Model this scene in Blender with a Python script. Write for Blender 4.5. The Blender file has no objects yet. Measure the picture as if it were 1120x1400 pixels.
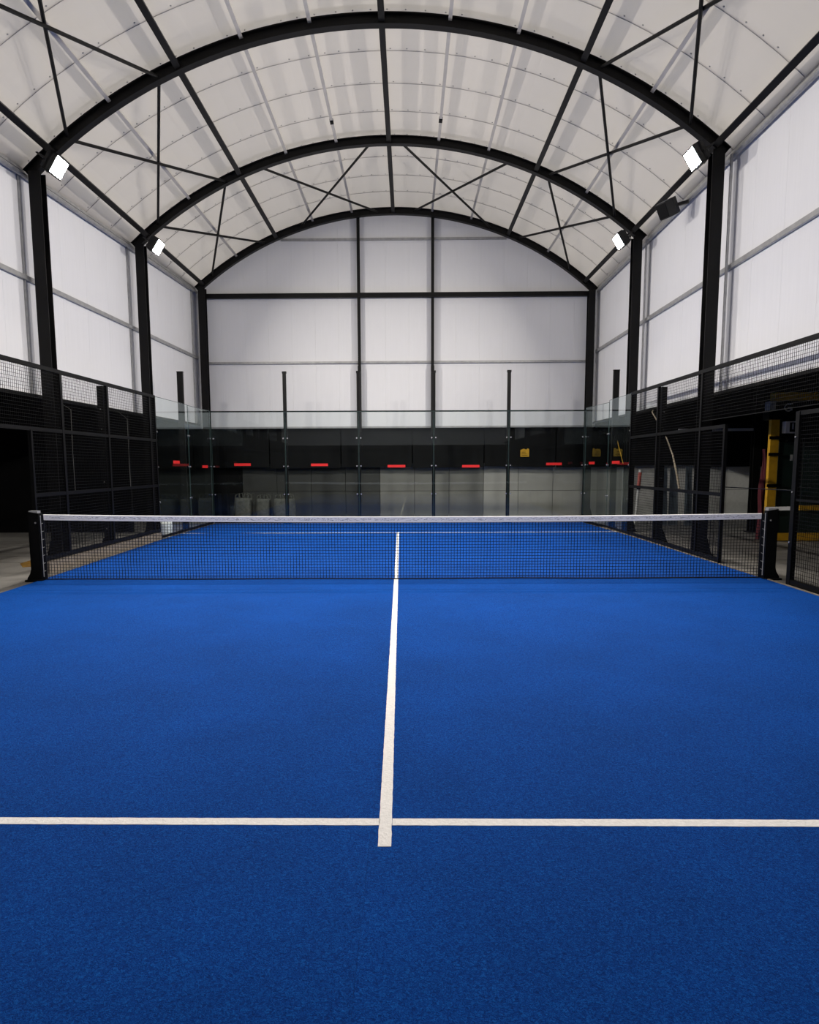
import bpy, bmesh, math, random
from mathutils import Vector, Matrix
random.seed(7)
SC = bpy.context.scene
COL = SC.collection
PI = math.pi
sin, cos, rad = math.sin, math.cos, math.radians

# ------------------------------------------------------------------ camera
def make_camera():
    f, cx, cy = 1001.547, 545.967, 760.51            # pixels of a 1120 x 1400 frame
    p, yw, r = 0.1236, -0.0128, 0.0045
    loc = Vector((0.1109, -10.0148, 1.564))
    x = Vector((cos(yw), -sin(yw), 0)); y = Vector((sin(yw), cos(yw), 0)); z = Vector((0, 0, 1))
    d = y * cos(p) - z * sin(p); u = y * sin(p) + z * cos(p)
    R = x * cos(r) - u * sin(r); U = x * sin(r) + u * cos(r)
    cam = bpy.data.cameras.new('camera'); ob = bpy.data.objects.new('camera', cam); COL.objects.link(ob)
    m = Matrix((R, U, -d)).transposed().to_4x4(); m.translation = loc
    ob.matrix_world = m
    cam.sensor_fit = 'HORIZONTAL'; cam.sensor_width = 36.0
    cam.lens = f / 1120 * 36.0
    cam.shift_x = (560 - cx) / 1120; cam.shift_y = (cy - 700) / 1120
    cam.clip_start = 0.05; cam.clip_end = 200
    SC.camera = ob
make_camera()

# ------------------------------------------------------------------ world, exposure
LAMP_STRENGTH = 1750.0
SKY = 1.74                                           # plain overcast sky, seen only through the translucent roof
LAMP_AIM = (0.82, -0.06, -0.52)                      # for a lamp on the left side; x is mirrored on the right
W = bpy.data.worlds.new('overcast'); SC.world = W; W.use_nodes = True
W.node_tree.nodes['Background'].inputs[0].default_value = (1.0, 0.97, 0.94, 1)
W.node_tree.nodes['Background'].inputs[1].default_value = SKY
vs = SC.view_settings
vs.view_transform = 'Standard'; vs.look = 'None'; vs.gamma = 1.0; vs.exposure = 0.0; vs.use_curve_mapping = False
SC.cycles.max_bounces = 14; SC.cycles.diffuse_bounces = 8; SC.cycles.transparent_max_bounces = 24
SC.cycles.caustics_reflective = False

# ------------------------------------------------------------------ materials
def new_mat(name):
    m = bpy.data.materials.new(name); m.use_nodes = True
    nt = m.node_tree
    return m, nt, nt.nodes['Principled BSDF']
def node(nt, typ, **kw):
    n = nt.nodes.new(typ)
    for k, v in kw.items():
        if k in n.inputs: n.inputs[k].default_value = v
        else: setattr(n, k, v)
    return n
def simple(name, col, rough=0.6, metal=0.0, var=0.12, scale=6.0, bump=0.0, spec=0.5):
    m, nt, b = new_mat(name)
    tc = node(nt, 'ShaderNodeTexCoord')
    nz = node(nt, 'ShaderNodeTexNoise', Scale=scale, Detail=5.0)
    nt.links.new(tc.outputs['Object'], nz.inputs['Vector'])
    rp = node(nt, 'ShaderNodeValToRGB')
    rp.color_ramp.elements[0].position = 0.3; rp.color_ramp.elements[1].position = 0.7
    rp.color_ramp.elements[0].color = tuple(c * (1 - var) for c in col) + (1,)
    rp.color_ramp.elements[1].color = tuple(min(1, c * (1 + var)) for c in col) + (1,)
    nt.links.new(nz.outputs['Fac'], rp.inputs[0])
    nt.links.new(rp.outputs[0], b.inputs['Base Color'])
    b.inputs['Roughness'].default_value = rough; b.inputs['Metallic'].default_value = metal
    b.inputs['Specular IOR Level'].default_value = spec
    if bump:
        bp = node(nt, 'ShaderNodeBump', Strength=bump, Distance=0.01)
        nt.links.new(nz.outputs['Fac'], bp.inputs['Height']); nt.links.new(bp.outputs[0], b.inputs['Normal'])
    return m
M = {}
M['steel'] = simple('black_painted_steel', (0.0045, 0.0042, 0.0042), 0.5, 0, 0.2, 3, spec=0.18)
M['fence'] = simple('black_fence_coating', (0.003, 0.003, 0.0032), 0.5, 0, 0.2, 8, spec=0.12)
M['wire'] = simple('black_fence_wire', (0.005, 0.005, 0.005), 0.5, 0, 0.1, 8, spec=0.1)
M['cord'] = simple('black_net_cord', (0.007, 0.008, 0.012), 0.8, 0, 0.2, 30, spec=0.2)
M['galv'] = simple('galvanised_steel', (0.33, 0.33, 0.33), 0.42, 0.35, 0.15, 9)
M['alu'] = simple('dull_aluminium', (0.44, 0.42, 0.40), 0.5, 0.2, 0.08, 4)
M['bolt'] = simple('zinc_bolt', (0.7, 0.7, 0.7), 0.25, 0.8, 0.05, 9)
M['dark'] = simple('matt_black', (0.0045, 0.0047, 0.005), 0.8, 0, 0.3, 1.5, spec=0.15)
M['darkwall'] = simple('unlit_black_wall', (0.006, 0.006, 0.0065), 0.9, 0, 0.3, 1.0, spec=0.1)
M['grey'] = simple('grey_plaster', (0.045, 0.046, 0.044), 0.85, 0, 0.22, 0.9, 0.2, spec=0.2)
M['grey_mid'] = simple('grey_plaster_mid', (0.16, 0.157, 0.146), 0.85, 0, 0.22, 0.9, 0.2, spec=0.2)  # middle step of the rear wall's dark-to-pale panel tones
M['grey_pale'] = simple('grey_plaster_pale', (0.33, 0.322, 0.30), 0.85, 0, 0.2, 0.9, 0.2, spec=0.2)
M['kerb'] = simple('dusty_concrete_kerb', (0.17, 0.145, 0.12), 0.9, 0, 0.25, 9, 0.4, spec=0.2)
M['housing'] = simple('black_lamp_housing', (0.004, 0.004, 0.004), 0.5, 0.0, 0.1, 9)
M['yellow'] = simple('worn_yellow_paint', (0.55, 0.30, 0.012), 0.5, 0, 0.25, 4)
M['oldyellow'] = simple('worn_yellow_floor_paint', (0.16, 0.085, 0.012), 0.7, 0, 0.4, 9, spec=0.2)
M['red'] = simple('red_label', (0.62, 0.012, 0.01), 0.5, 0, 0.03, 5)
M['darkred'] = simple('dark_red_cloth', (0.075, 0.006, 0.012), 0.9, 0, 0.3, 6)
M['darkgreen'] = simple('dark_green_sheet', (0.012, 0.026, 0.021), 0.4, 0, 0.3, 3)
M['bag'] = simple('woven_grey_bag', (0.085, 0.085, 0.078), 0.9, 0, 0.2, 14, 0.4, spec=0.1)
M['whitebag'] = simple('clean_white_bag', (0.75, 0.75, 0.74), 0.9, 0, 0.1, 14, 0.4, spec=0.1)
M['strap'] = simple('beige_strap', (0.42, 0.36, 0.26), 0.8, 0, 0.2, 10)
M['board'] = simple('blue_grey_board', (0.10, 0.125, 0.15), 0.6, 0, 0.25, 3)
M['pale'] = simple('pale_grey_enamel', (0.35, 0.35, 0.34), 0.5, 0, 0.1, 5)
M['redpole'] = simple('faded_red_paint', (0.6, 0.13, 0.10), 0.6, 0, 0.1, 12)
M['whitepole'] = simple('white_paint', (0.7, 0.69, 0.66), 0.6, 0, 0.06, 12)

def mat_white(name, col, flute_axis, scale, amount=0.5):
    """matt translucent-white sheet with faint flutes and a little grime"""
    m, nt, b = new_mat(name)
    tc = node(nt, 'ShaderNodeTexCoord'); mp = node(nt, 'ShaderNodeMapping')
    sc = [0.05, 0.05, 0.05]; sc[flute_axis] = 1.0
    mp.inputs['Scale'].default_value = sc
    nt.links.new(tc.outputs['Object'], mp.inputs[0])
    nz = node(nt, 'ShaderNodeTexNoise', Scale=scale, Detail=3.0, Roughness=0.6)
    nt.links.new(mp.outputs[0], nz.inputs['Vector'])
    n2 = node(nt, 'ShaderNodeTexNoise', Scale=0.7, Detail=4.0)
    nt.links.new(tc.outputs['Object'], n2.inputs['Vector'])
    ad = node(nt, 'ShaderNodeMath', operation='ADD')
    nt.links.new(nz.outputs['Fac'], ad.inputs[0]); nt.links.new(n2.outputs['Fac'], ad.inputs[1])
    mr = node(nt, 'ShaderNodeMapRange'); mr.inputs['From Min'].default_value = 0.6; mr.inputs['From Max'].default_value = 1.4
    mr.inputs['To Min'].default_value = 1 - 0.05 * amount * 2; mr.inputs['To Max'].default_value = 1 + 0.03 * amount
    nt.links.new(ad.outputs[0], mr.inputs['Value'])
    mx = node(nt, 'ShaderNodeMix'); mx.data_type = 'RGBA'; mx.blend_type = 'MULTIPLY'; mx.inputs[0].default_value = 1
    mx.inputs[6].default_value = tuple(col) + (1,)
    nt.links.new(mr.outputs[0], mx.inputs[7]); nt.links.new(mx.outputs[2], b.inputs['Base Color'])
    b.inputs['Roughness'].default_value = 0.55; b.inputs['Specular IOR Level'].default_value = 0.3
    bp = node(nt, 'ShaderNodeBump', Strength=0.12, Distance=0.004)
    nt.links.new(nz.outputs['Fac'], bp.inputs['Height']); nt.links.new(bp.outputs[0], b.inputs['Normal'])
    return m
M['panel_side'] = mat_white('white_wall_sheet', (0.70, 0.70, 0.72), 1, 22)
M['panel_back'] = mat_white('white_end_sheet', (0.67, 0.67, 0.685), 0, 22)
M['panel_roof'] = mat_white('white_roof_sheet', (0.48, 0.452, 0.422), 1, 3, 0.5)
def translucent(m, col, f):
    nt = m.node_tree; out = nt.nodes['Material Output']; b = nt.nodes['Principled BSDF']
    t = node(nt, 'ShaderNodeBsdfTranslucent'); t.inputs[0].default_value = tuple(col) + (1,)
    mx = node(nt, 'ShaderNodeMixShader'); mx.inputs[0].default_value = f
    nt.links.new(b.outputs[0], mx.inputs[1]); nt.links.new(t.outputs[0], mx.inputs[2]); nt.links.new(mx.outputs[0], out.inputs[0])
translucent(M['panel_roof'], (0.95, 0.93, 0.90), 0.42)

def mat_turf():
    m, nt, b = new_mat('blue_artificial_turf')
    tc = node(nt, 'ShaderNodeTexCoord')
    fine = node(nt, 'ShaderNodeTexNoise', Scale=105.0, Detail=5.0, Roughness=0.75)
    fine.inputs['Distortion'].default_value = 1.2
    nt.links.new(tc.outputs['Object'], fine.inputs['Vector'])
    broad = node(nt, 'ShaderNodeTexNoise', Scale=1.1, Detail=4.0, Roughness=0.6)
    nt.links.new(tc.outputs['Object'], broad.inputs['Vector'])
    rp = node(nt, 'ShaderNodeValToRGB'); e = rp.color_ramp.elements
    e[0].position = 0.38; e[0].color = TURF[0] + (1,)
    e[1].position = 0.63; e[1].color = TURF[2] + (1,)
    k = e.new(0.5); k.color = TURF[1] + (1,)
    nt.links.new(fine.outputs['Fac'], rp.inputs[0])
    mr = node(nt, 'ShaderNodeMapRange'); mr.inputs['From Min'].default_value = 0.3; mr.inputs['From Max'].default_value = 0.7
    mr.inputs['To Min'].default_value = 0.86; mr.inputs['To Max'].default_value = 1.12
    nt.links.new(broad.outputs['Fac'], mr.inputs['Value'])
    mx = node(nt, 'ShaderNodeMix'); mx.data_type = 'RGBA'; mx.blend_type = 'MULTIPLY'; mx.inputs[0].default_value = 1
    nt.links.new(rp.outputs[0], mx.inputs[6]); nt.links.new(mr.outputs[0], mx.inputs[7])
    nt.links.new(mx.outputs[2], b.inputs['Base Color'])
    b.inputs["Roughness"].default_value = 0.8; b.inputs["Specular IOR Level"].default_value = 0.04
    b.inputs['Sheen Weight'].default_value = 0.10; b.inputs['Sheen Roughness'].default_value = 0.5
    b.inputs["Sheen Tint"].default_value = (0.08, 0.28, 1, 1)
    bp = node(nt, 'ShaderNodeBump', Strength=1.0, Distance=0.008)
    nt.links.new(fine.outputs['Fac'], bp.inputs['Height']); nt.links.new(bp.outputs[0], b.inputs['Normal'])
    return m
TURF = ((0.0003, 0.021, 0.140), (0.0010, 0.044, 0.255), (0.0048, 0.100, 0.42))
M['turf'] = mat_turf()
M['line'] = simple('white_turf_line', (0.74, 0.72, 0.70), 0.85, 0, 0.06, 60, 0.5, spec=0.2)

def mat_concrete():
    m, nt, b = new_mat('bare_concrete')
    tc = node(nt, 'ShaderNodeTexCoord')
    n1 = node(nt, 'ShaderNodeTexNoise', Scale=0.8, Detail=7.0, Roughness=0.65)
    nt.links.new(tc.outputs['Object'], n1.inputs['Vector'])
    rp = node(nt, 'ShaderNodeValToRGB'); e = rp.color_ramp.elements
    e[0].position = 0.3; e[0].color = (0.10, 0.095, 0.086, 1); e[1].position = 0.7; e[1].color = (0.25, 0.238, 0.22, 1)
    nt.links.new(n1.outputs['Fac'], rp.inputs[0]); nt.links.new(rp.outputs[0], b.inputs['Base Color'])
    b.inputs['Roughness'].default_value = 0.45; b.inputs['Specular IOR Level'].default_value = 0.3
    bp = node(nt, 'ShaderNodeBump', Strength=0.25, Distance=0.004)
    n2 = node(nt, 'ShaderNodeTexNoise', Scale=40.0, Detail=3.0)
    nt.links.new(tc.outputs['Object'], n2.inputs['Vector'])
    nt.links.new(n2.outputs['Fac'], bp.inputs['Height']); nt.links.new(bp.outputs[0], b.inputs['Normal'])
    return m
M['concrete'] = mat_concrete()

def mat_tape():
    m, nt, b = new_mat('white_net_tape')
    tc = node(nt, 'ShaderNodeTexCoord')
    mp = node(nt, 'ShaderNodeMapping'); mp.inputs['Scale'].default_value = (5, 0, 26); mp.inputs['Rotation'].default_value = (0, 0.25, 0)
    nt.links.new(tc.outputs['Object'], mp.inputs[0])
    nz = node(nt, 'ShaderNodeTexNoise', Scale=1.6, Detail=2.0, Roughness=0.5); nz.inputs['Distortion'].default_value = 1.5
    nt.links.new(mp.outputs[0], nz.inputs['Vector'])
    rp = node(nt, 'ShaderNodeValToRGB'); e = rp.color_ramp.elements
    e[0].position = 0.455; e[0].color = (0.86, 0.85, 0.86, 1); e[1].position = 0.545; e[1].color = (0.84, 0.83, 0.84, 1)
    k = e.new(0.50); k.color = (0.20, 0.20, 0.23, 1)
    nt.links.new(nz.outputs['Fac'], rp.inputs[0])
    uv = node(nt, 'ShaderNodeUVMap'); sp = node(nt, 'ShaderNodeSeparateXYZ')
    nt.links.new(uv.outputs[0], sp.inputs[0])
    band = node(nt, 'ShaderNodeValToRGB'); e = band.color_ramp.elements
    e[0].position = 0.24; e[0].color = (0, 0, 0, 1); e[1].position = 0.32; e[1].color = (1, 1, 1, 1)
    k = e.new(0.70); k.color = (1, 1, 1, 1); k = e.new(0.78); k.color = (0, 0, 0, 1)
    nt.links.new(sp.outputs[1], band.inputs[0])
    mx = node(nt, 'ShaderNodeMix'); mx.data_type = 'RGBA'; mx.inputs[6].default_value = (0.88, 0.87, 0.87, 1)
    nt.links.new(band.outputs[0], mx.inputs[0]); nt.links.new(rp.outputs[0], mx.inputs[7])
    nt.links.new(mx.outputs[2], b.inputs['Base Color']); b.inputs['Roughness'].default_value = 0.7
    return m
M['tape'] = mat_tape()

def mat_glass():
    m = bpy.data.materials.new('tinted_safety_glass'); m.use_nodes = True
    nt = m.node_tree; nt.nodes.clear()
    out = node(nt, 'ShaderNodeOutputMaterial'); mix = node(nt, 'ShaderNodeMixShader')
    tr = node(nt, 'ShaderNodeBsdfTransparent'); tr.inputs[0].default_value = (0.955, 0.98, 0.975, 1)
    gl = node(nt, 'ShaderNodeBsdfGlossy'); gl.inputs['Roughness'].default_value = 0.0; gl.inputs[0].default_value = (0.9, 1, 1, 1)
    fr = node(nt, 'ShaderNodeFresnel', IOR=1.52)
    ge = node(nt, 'ShaderNodeNewGeometry')
    inv = node(nt, 'ShaderNodeMath', operation='SUBTRACT'); inv.inputs[0].default_value = 1.0
    mul = node(nt, 'ShaderNodeMath', operation='MULTIPLY')
    nt.links.new(ge.outputs['Backfacing'], inv.inputs[1]); nt.links.new(fr.outputs[0], mul.inputs[0]); nt.links.new(inv.outputs[0], mul.inputs[1])
    nt.links.new(mul.outputs[0], mix.inputs[0]); nt.links.new(tr.outputs[0], mix.inputs[1]); nt.links.new(gl.outputs[0], mix.inputs[2])
    nt.links.new(mix.outputs[0], out.inputs[0])
    return m
M['glass'] = mat_glass()
M['glassedge'] = simple('green_glass_edge', (0.05, 0.085, 0.08), 0.2, 0, 0.1, 8)

def mat_lamp():
    m = bpy.data.materials.new('lit_led_array'); m.use_nodes = True
    nt = m.node_tree; nt.nodes.clear()
    out = node(nt, 'ShaderNodeOutputMaterial'); em = node(nt, 'ShaderNodeEmission')
    em.inputs[0].default_value = (1.0, 0.94, 0.86, 1); em.inputs[1].default_value = LAMP_STRENGTH
    nt.links.new(em.outputs[0], out.inputs[0])
    return m
M['led'] = mat_lamp()

# ------------------------------------------------------------------ mesh helpers
class MB:
    """collects vertices and faces in world space; build() links them as ONE mesh object"""
    def __init__(s): s.v = []; s.f = []
    def add(s, vs, fs):
        o = len(s.v); s.v += [Vector(p) for p in vs]; s.f += [tuple(i + o for i in q) for q in fs]; return s
    def box(s, a, b):
        x0, y0, z0 = a; x1, y1, z1 = b
        return s.add([(x0,y0,z0),(x1,y0,z0),(x1,y1,z0),(x0,y1,z0),(x0,y0,z1),(x1,y0,z1),(x1,y1,z1),(x0,y1,z1)],
                     [(0,3,2,1),(4,5,6,7),(0,1,5,4),(1,2,6,5),(2,3,7,6),(3,0,4,7)])
    def beam(s, a, b, w, h, up=(0,0,1)):
        a, b = Vector(a), Vector(b); d = (b - a).normalized(); u = Vector(up)
        x = d.cross(u)
        if x.length < 1e-4: x = d.cross(Vector((0,1,0)))
        x.normalize(); u = x.cross(d); x *= w / 2; u *= h / 2
        return s.add([a-x-u, a+x-u, a+x+u, a-x+u, b-x-u, b+x-u, b+x+u, b-x+u],
                     [(3,2,1,0),(4,5,6,7),(0,1,5,4),(1,2,6,5),(2,3,7,6),(3,0,4,7)])
    def tube(s, pts, r, n=8, caps=True):
        pts = [Vector(p) for p in pts]; R = r if isinstance(r, (list, tuple)) else [r] * len(pts); o = []
        ref = Vector((0.31, 0.2, 0.93))
        for i, p in enumerate(pts):
            d = (pts[min(i+1, len(pts)-1)] - pts[max(i-1, 0)]).normalized()
            x = d.cross(ref)
            if x.length < 1e-3: x = d.cross(Vector((1,0,0)))
            x.normalize(); y = d.cross(x)
            o += [p + (x * cos(2*PI*k/n) + y * sin(2*PI*k/n)) * R[i] for k in range(n)]
        f = [(i*n+k, i*n+(k+1)%n, (i+1)*n+(k+1)%n, (i+1)*n+k) for i in range(len(pts)-1) for k in range(n)]
        if caps: f += [tuple(range(n-1, -1, -1)), tuple((len(pts)-1)*n + k for k in range(n))]
        return s.add(o, f)
    def prism(s, poly, t, org=(0,0,0), ax=(1,0,0), ay=(0,0,1), an=(0,1,0)):
        """polygon in (ax, ay), extruded by t along an"""
        org, ax, ay, an = map(Vector, (org, ax, ay, an)); n = len(poly)
        lo = [org + ax*p[0] + ay*p[1] for p in poly]; hi = [p + an*t for p in lo]
        return s.add(lo + hi, [tuple(range(n)), tuple(range(2*n-1, n-1, -1))] + [(i, i+n, (i+1)%n+n, (i+1)%n) for i in range(n)])
    def disc(s, c, nrm, r, t, n=8):
        c, nrm = Vector(c), Vector(nrm).normalized()
        return s.tube([c, c + nrm*t], r, n)
    def ibeam(s, a, b, w, h, tw=0.012, tf=0.016, up=(0,1,0)):
        """I-section from a to b: flanges w wide, depth h along up"""
        a, b = Vector(a), Vector(b); d = (b-a).normalized(); u = Vector(up); x = d.cross(u).normalized(); u = x.cross(d)
        for (wx, y0, y1) in ((w, -h/2, -h/2+tf), (tw, -h/2+tf, h/2-tf), (w, h/2-tf, h/2)):
            P = [a - x*wx/2 + u*y0, a + x*wx/2 + u*y0, a + x*wx/2 + u*y1, a - x*wx/2 + u*y1]
            Q = [p + (b-a) for p in P]
            s.add(P+Q, [(3,2,1,0),(4,5,6,7),(0,1,5,4),(1,2,6,5),(2,3,7,6),(3,0,4,7)])
        return s
    def build(s, name, mat, parent=None, kind=None, smooth=False, label=None):
        xs = [p.x for p in s.v]; ys = [p.y for p in s.v]; zs = [p.z for p in s.v]
        o = Vector(((min(xs)+max(xs))/2, (min(ys)+max(ys))/2, min(zs)))
        me = bpy.data.meshes.new(name); me.from_pydata([p - o for p in s.v], [], s.f); me.update()
        bm = bmesh.new(); bm.from_mesh(me); bmesh.ops.recalc_face_normals(bm, faces=bm.faces); bm.to_mesh(me); bm.free()
        me.materials.append(M[mat] if isinstance(mat, str) else mat)
        if smooth:
            for p in me.polygons: p.use_smooth = True
        ob = bpy.data.objects.new(name, me); COL.objects.link(ob)
        place(ob, o, parent)
        if kind: ob['kind'] = kind
        if label: ob['label'] = label
        return ob
WLOC = {}
def place(ob, o, parent):
    WLOC[ob.name] = Vector(o)
    if parent is not None:
        ob.parent = parent; ob.location = Vector(o) - WLOC[parent.name]
    else: ob.location = o
def tag(o, label, cat, group=None):
    o['label'] = label; o['category'] = cat
    if group: o['group'] = group
    return o
def thing(name, label, cat, loc, group=None):
    o = bpy.data.objects.new(name, None); COL.objects.link(o); o.empty_display_size = 0.2
    place(o, loc, None); return tag(o, label, cat, group)
def setting(name, loc=(0,0,0)):
    o = bpy.data.objects.new(name, None); COL.objects.link(o); place(o, loc, None); o['kind'] = 'structure'; return o
def copy_at(src, o, parent, name=None):
    c = src.copy(); COL.objects.link(c); place(c, o, parent); return c

# ------------------------------------------------------------------ hall dimensions
AX, AZ = -0.30, 0.05                                  # axis of the barrel roof
RI, RO, RR = 8.58, 8.76, 8.88                         # arch inner, arch outer, underside of the roof sheets
FRAMES = [(-6.30, -6.22, 5.20), (-1.75, -6.16, 5.20), (2.82, -6.07, 5.20), (7.26, -5.94, 5.26), (11.82, -5.82, 5.38)]
WL, WR = -6.72, 5.64                                  # inner faces of the side walls
YB, YF = 12.08, -10.9                                 # inner faces of the end walls
ZW = 2.80                                             # lower edge of the white walls
def cyl(a, r, y): return Vector((AX + r*sin(rad(a)), y, AZ + r*cos(rad(a))))
def xz(x, r): return AZ + math.sqrt(r*r - (x-AX)**2)

# floor: one mesh under everything, slabs laid on it
fl = MB().box((-13, -13, -0.20), (13, 14, -0.06)).build('floor', 'concrete'); fl['kind'] = 'structure'
def slab(x0, y0, x1, y1): MB().box((x0+.008, y0+.008, -0.06), (x1-.008, y1-.008, -0.015)).build('slab', 'concrete', fl)
for k in range(9):
    y0 = -13 + k*3.0
    for x0 in (-13, -10.4, -7.8): slab(x0, y0, min(x0+2.6, -5.2), y0+3.0)
    for x0 in (5.0, 7.6, 10.2): slab(x0, y0, x0+2.6, y0+3.0)
    if y0 + 3 > 10.5 or y0 < -10: 
        for x0 in (-5.2, -2.6, 0, 2.4): slab(x0, max(y0, 11) if y0 > 0 else y0, x0+2.6 if x0 < 2.4 else 5.0, y0+3.0 if y0 > 0 else -10.0)
MB().box((-5.2, -10, -0.06), (5.0, 11, -0.016)).build('slab', 'concrete', fl)

# side walls of white sheets (the hall stands a little askew to the court)
def xw(y, sgn): return (-6.38 + .025*(y-2.1)) if sgn < 0 else (5.52 + .009*(y-.4))
def side_wall(name, sgn):
    x0 = xw(0, sgn); w = setting(name, (x0, 0, ZW)); zt = 6.82 if sgn < 0 else 6.84
    n = 23; dy = (YB - YF) / n; sl = .025 if sgn < 0 else .009; d = Vector((sl, 1, 0)).normalized(); o = Vector((sgn, -sl*sgn, 0)).normalized(); L = dy / d.y
    base = Vector((xw(YF, sgn), YF, ZW))
    src = MB().prism([(0, .004), (.004, 0), (L-.004, 0), (L, .004), (L, .04), (0, .04)], zt-ZW, base, d, o, (0,0,1)).build('panel', 'panel_side', w)
    for i in range(1, n): copy_at(src, WLOC[src.name] + d*L*i, w)
    i = -sgn; zg = 4.73 if sgn < 0 else 4.83
    P = lambda y, off, z: Vector((xw(y, sgn) + i*off, y, z))
    MB().beam(P(YF, .035, zg), P(YB, .035, zg), .05, .075).build('rail', 'galv', w)
    ys = [YF + (YB-YF)*k/6 for k in range(7)]
    MB().tube([P(y, .07, xz(xw(y, sgn), RR)-.15) for y in ys], .04, 10).build('rail', 'galv', w)
    for ya, yb in zip(ys, ys[1:]): MB().beam(P(ya, .03, xz(xw(ya, sgn), RR)-.05), P(yb, .03, xz(xw(yb, sgn), RR)-.05), .04, .05).build('rail', 'galv', w)
    MB().beam(P(YF, .02, ZW-.015), P(YB, .02, ZW-.015), .06, .05).build('rail', 'fence', w)
    for y, _, _ in FRAMES: MB().beam(P(y-.09, .02 if sgn < 0 else .13, ZW), P(y-.09, .02 if sgn < 0 else .13, xz(xw(y, sgn), RR)-.16), .035, .035).build('upright', 'galv', w)
    return w
side_wall('wall_left', -1)
side_wall('wall_right', 1)

# end walls: vertical strips cut to the curve of the roof
def end_wall(name, y, sgn, mat, zb):
    w = setting(name, (0, y, zb))
    n = 18; dx = (WR - WL) / n
    for i in range(n):
        x0, x1 = WL + i*dx, WL + (i+1)*dx
        top = [(x1 + (x0-x1)*k/4, xz(x1 + (x0-x1)*k/4, RR) + .03) for k in range(5)]
        pl = [(x0, zb), (x1, zb)] + top; mx_ = (x0+x1)/2; nn = len(pl)
        vs = [(mx_ + (px-mx_)*(1-.008/dx), y, pz) for px, pz in pl] + [(px, y+sgn*.004, pz) for px, pz in pl] + [(px, y+sgn*.04, pz) for px, pz in pl]
        fs = [tuple(range(nn)), tuple(range(3*nn-1, 2*nn-1, -1))]
        for j in range(nn):
            q = (j+1) % nn; fs += [(j, j+nn, q+nn, q), (j+nn, j+2*nn, q+2*nn, q+nn)]
        MB().add(vs, fs).build('panel', mat, w)
    return w
wb = end_wall('wall_back', YB, 1, 'panel_back', 2.67)
wf = end_wall('wall_front', YF, -1, 'panel_back', 2.67)
xh = math.sqrt(RI**2 - (8.03-AZ)**2)
MB().beam((-5.9, YB-.03, 4.57), (5.55, YB-.03, 4.57), .05, .06).build('rail', 'galv', wb)
MB().beam((AX-xh-.1, YB-.03, 8.03), (AX+xh+.1, YB-.03, 8.03), .05, .065).build('rail', 'galv', wb)
MB().beam((-5.8, YB-.13, 6.45), (5.36, YB-.13, 6.45), .10, .13).build('beam', 'steel', wb)
for x in (-1.31, .83):
    MB().beam((x, YB-.11, 2.55), (x, YB-.11, xz(x, RI)+.05), .085, .085).build('upright', 'steel', wb)
    MB().beam((x, YB-.17, 2.55), (x, YB-.17, 4.45), .10, .03).build('splice_plate', 'steel', wb)
MB().beam((-5.9, YB-.01, 2.69), (5.6, YB-.01, 2.69), .03, .05).build('rail', 'galv', wb)

# ceiling: curved roof sheets lapped every 1.13 m, with purlins, battens and braces
ceil = setting('ceiling', (AX, 0, 6.5))
aL = -math.degrees(math.asin((AX-WL+.05)/RR)); aR = math.degrees(math.asin((WR-AX+.05)/RR))
def roof_sheet(y0, y1):
    n = 40; b = MB(); vs = []
    for k in range(n+1):
        a = aL + (aR-aL)*k/n
        vs += [cyl(a, RR, y0), cyl(a, RR-.008, y1), cyl(a, RR+.02, y1), cyl(a, RR+.028, y0)]
    fs = [(0,1,2,3), (n*4+3, n*4+2, n*4+1, n*4)]
    for k in range(n):
        for j in range(4): fs.append((k*4+j, k*4+(j+1)%4, k*4+4+(j+1)%4, k*4+4+j))
    return b.add(vs, fs).build('panel', 'panel_roof', ceil)
seam = [.69 + 1.13*k for k in range(-10, 11)]
edges = [YF-.04] + [s for s in seam if YF+.2 < s < YB-.2] + [YB+.04]
for a, b in zip(edges, edges[1:]): roof_sheet(a, b+.02)
for s in edges[1:-1]:
    n = 40; vs = []; fs = [(0,1,2,3), (n*4+3, n*4+2, n*4+1, n*4)]
    for k in range(n+1):
        a = aL + (aR-aL)*k/n; vs += [cyl(a, RR-.012, s+.012), cyl(a, RR-.012, s+.020), cyl(a, RR+.01, s+.020), cyl(a, RR+.01, s+.012)]
    for k in range(n):
        for j in range(4): fs.append((k*4+j, k*4+(j+1)%4, k*4+4+(j+1)%4, k*4+4+j))
    MB().add(vs, fs).build('seam_strip', 'alu', ceil)
sc = MB()
for s in edges[1:-1]:
    if s < -4: continue
    for k in range(46):
        a = aL + 1 + (aR-aL-2)*k/45 + random.uniform(-.25, .25)
        if random.random() < .12: continue
        sc.disc(cyl(a, RR-.004, s-.06), cyl(a, -1, 0)-cyl(a, 0, 0), .013, .012, 6)
sc.build('roof_screws', 'galv', ceil, kind='stuff')
def radial(a): return (sin(rad(a)), 0, cos(rad(a)))
bays = list(zip(FRAMES, FRAMES[1:]))
for (fa, fb) in bays:
    y0, y1 = fa[0]+.06, fb[0]-.06
    for a in (-39.3, -22.7, 0, 22.2, 39.2):
        MB().beam(cyl(a, 8.66, y0), cyl(a, 8.66, y1), .10, .10, radial(a)).build('purlin', 'steel', ceil)
    for a in (-31.0, -15.2, -7.7, 7.3, 14.7, 30.3):
        MB().beam(cyl(a, 8.75, y0-.05), cyl(a, 8.75, y1+.05), .06, .075, radial(a)).build('batten', 'alu', ceil)
        if fa[0] == 2.82 and a in (-7.7, 7.3):
            MB().beam(cyl(a, 8.72, 6.2), cyl(a, 8.72, 6.32), .075, .07, radial(a)).build('batten_clip', 'fence', ceil)
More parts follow.
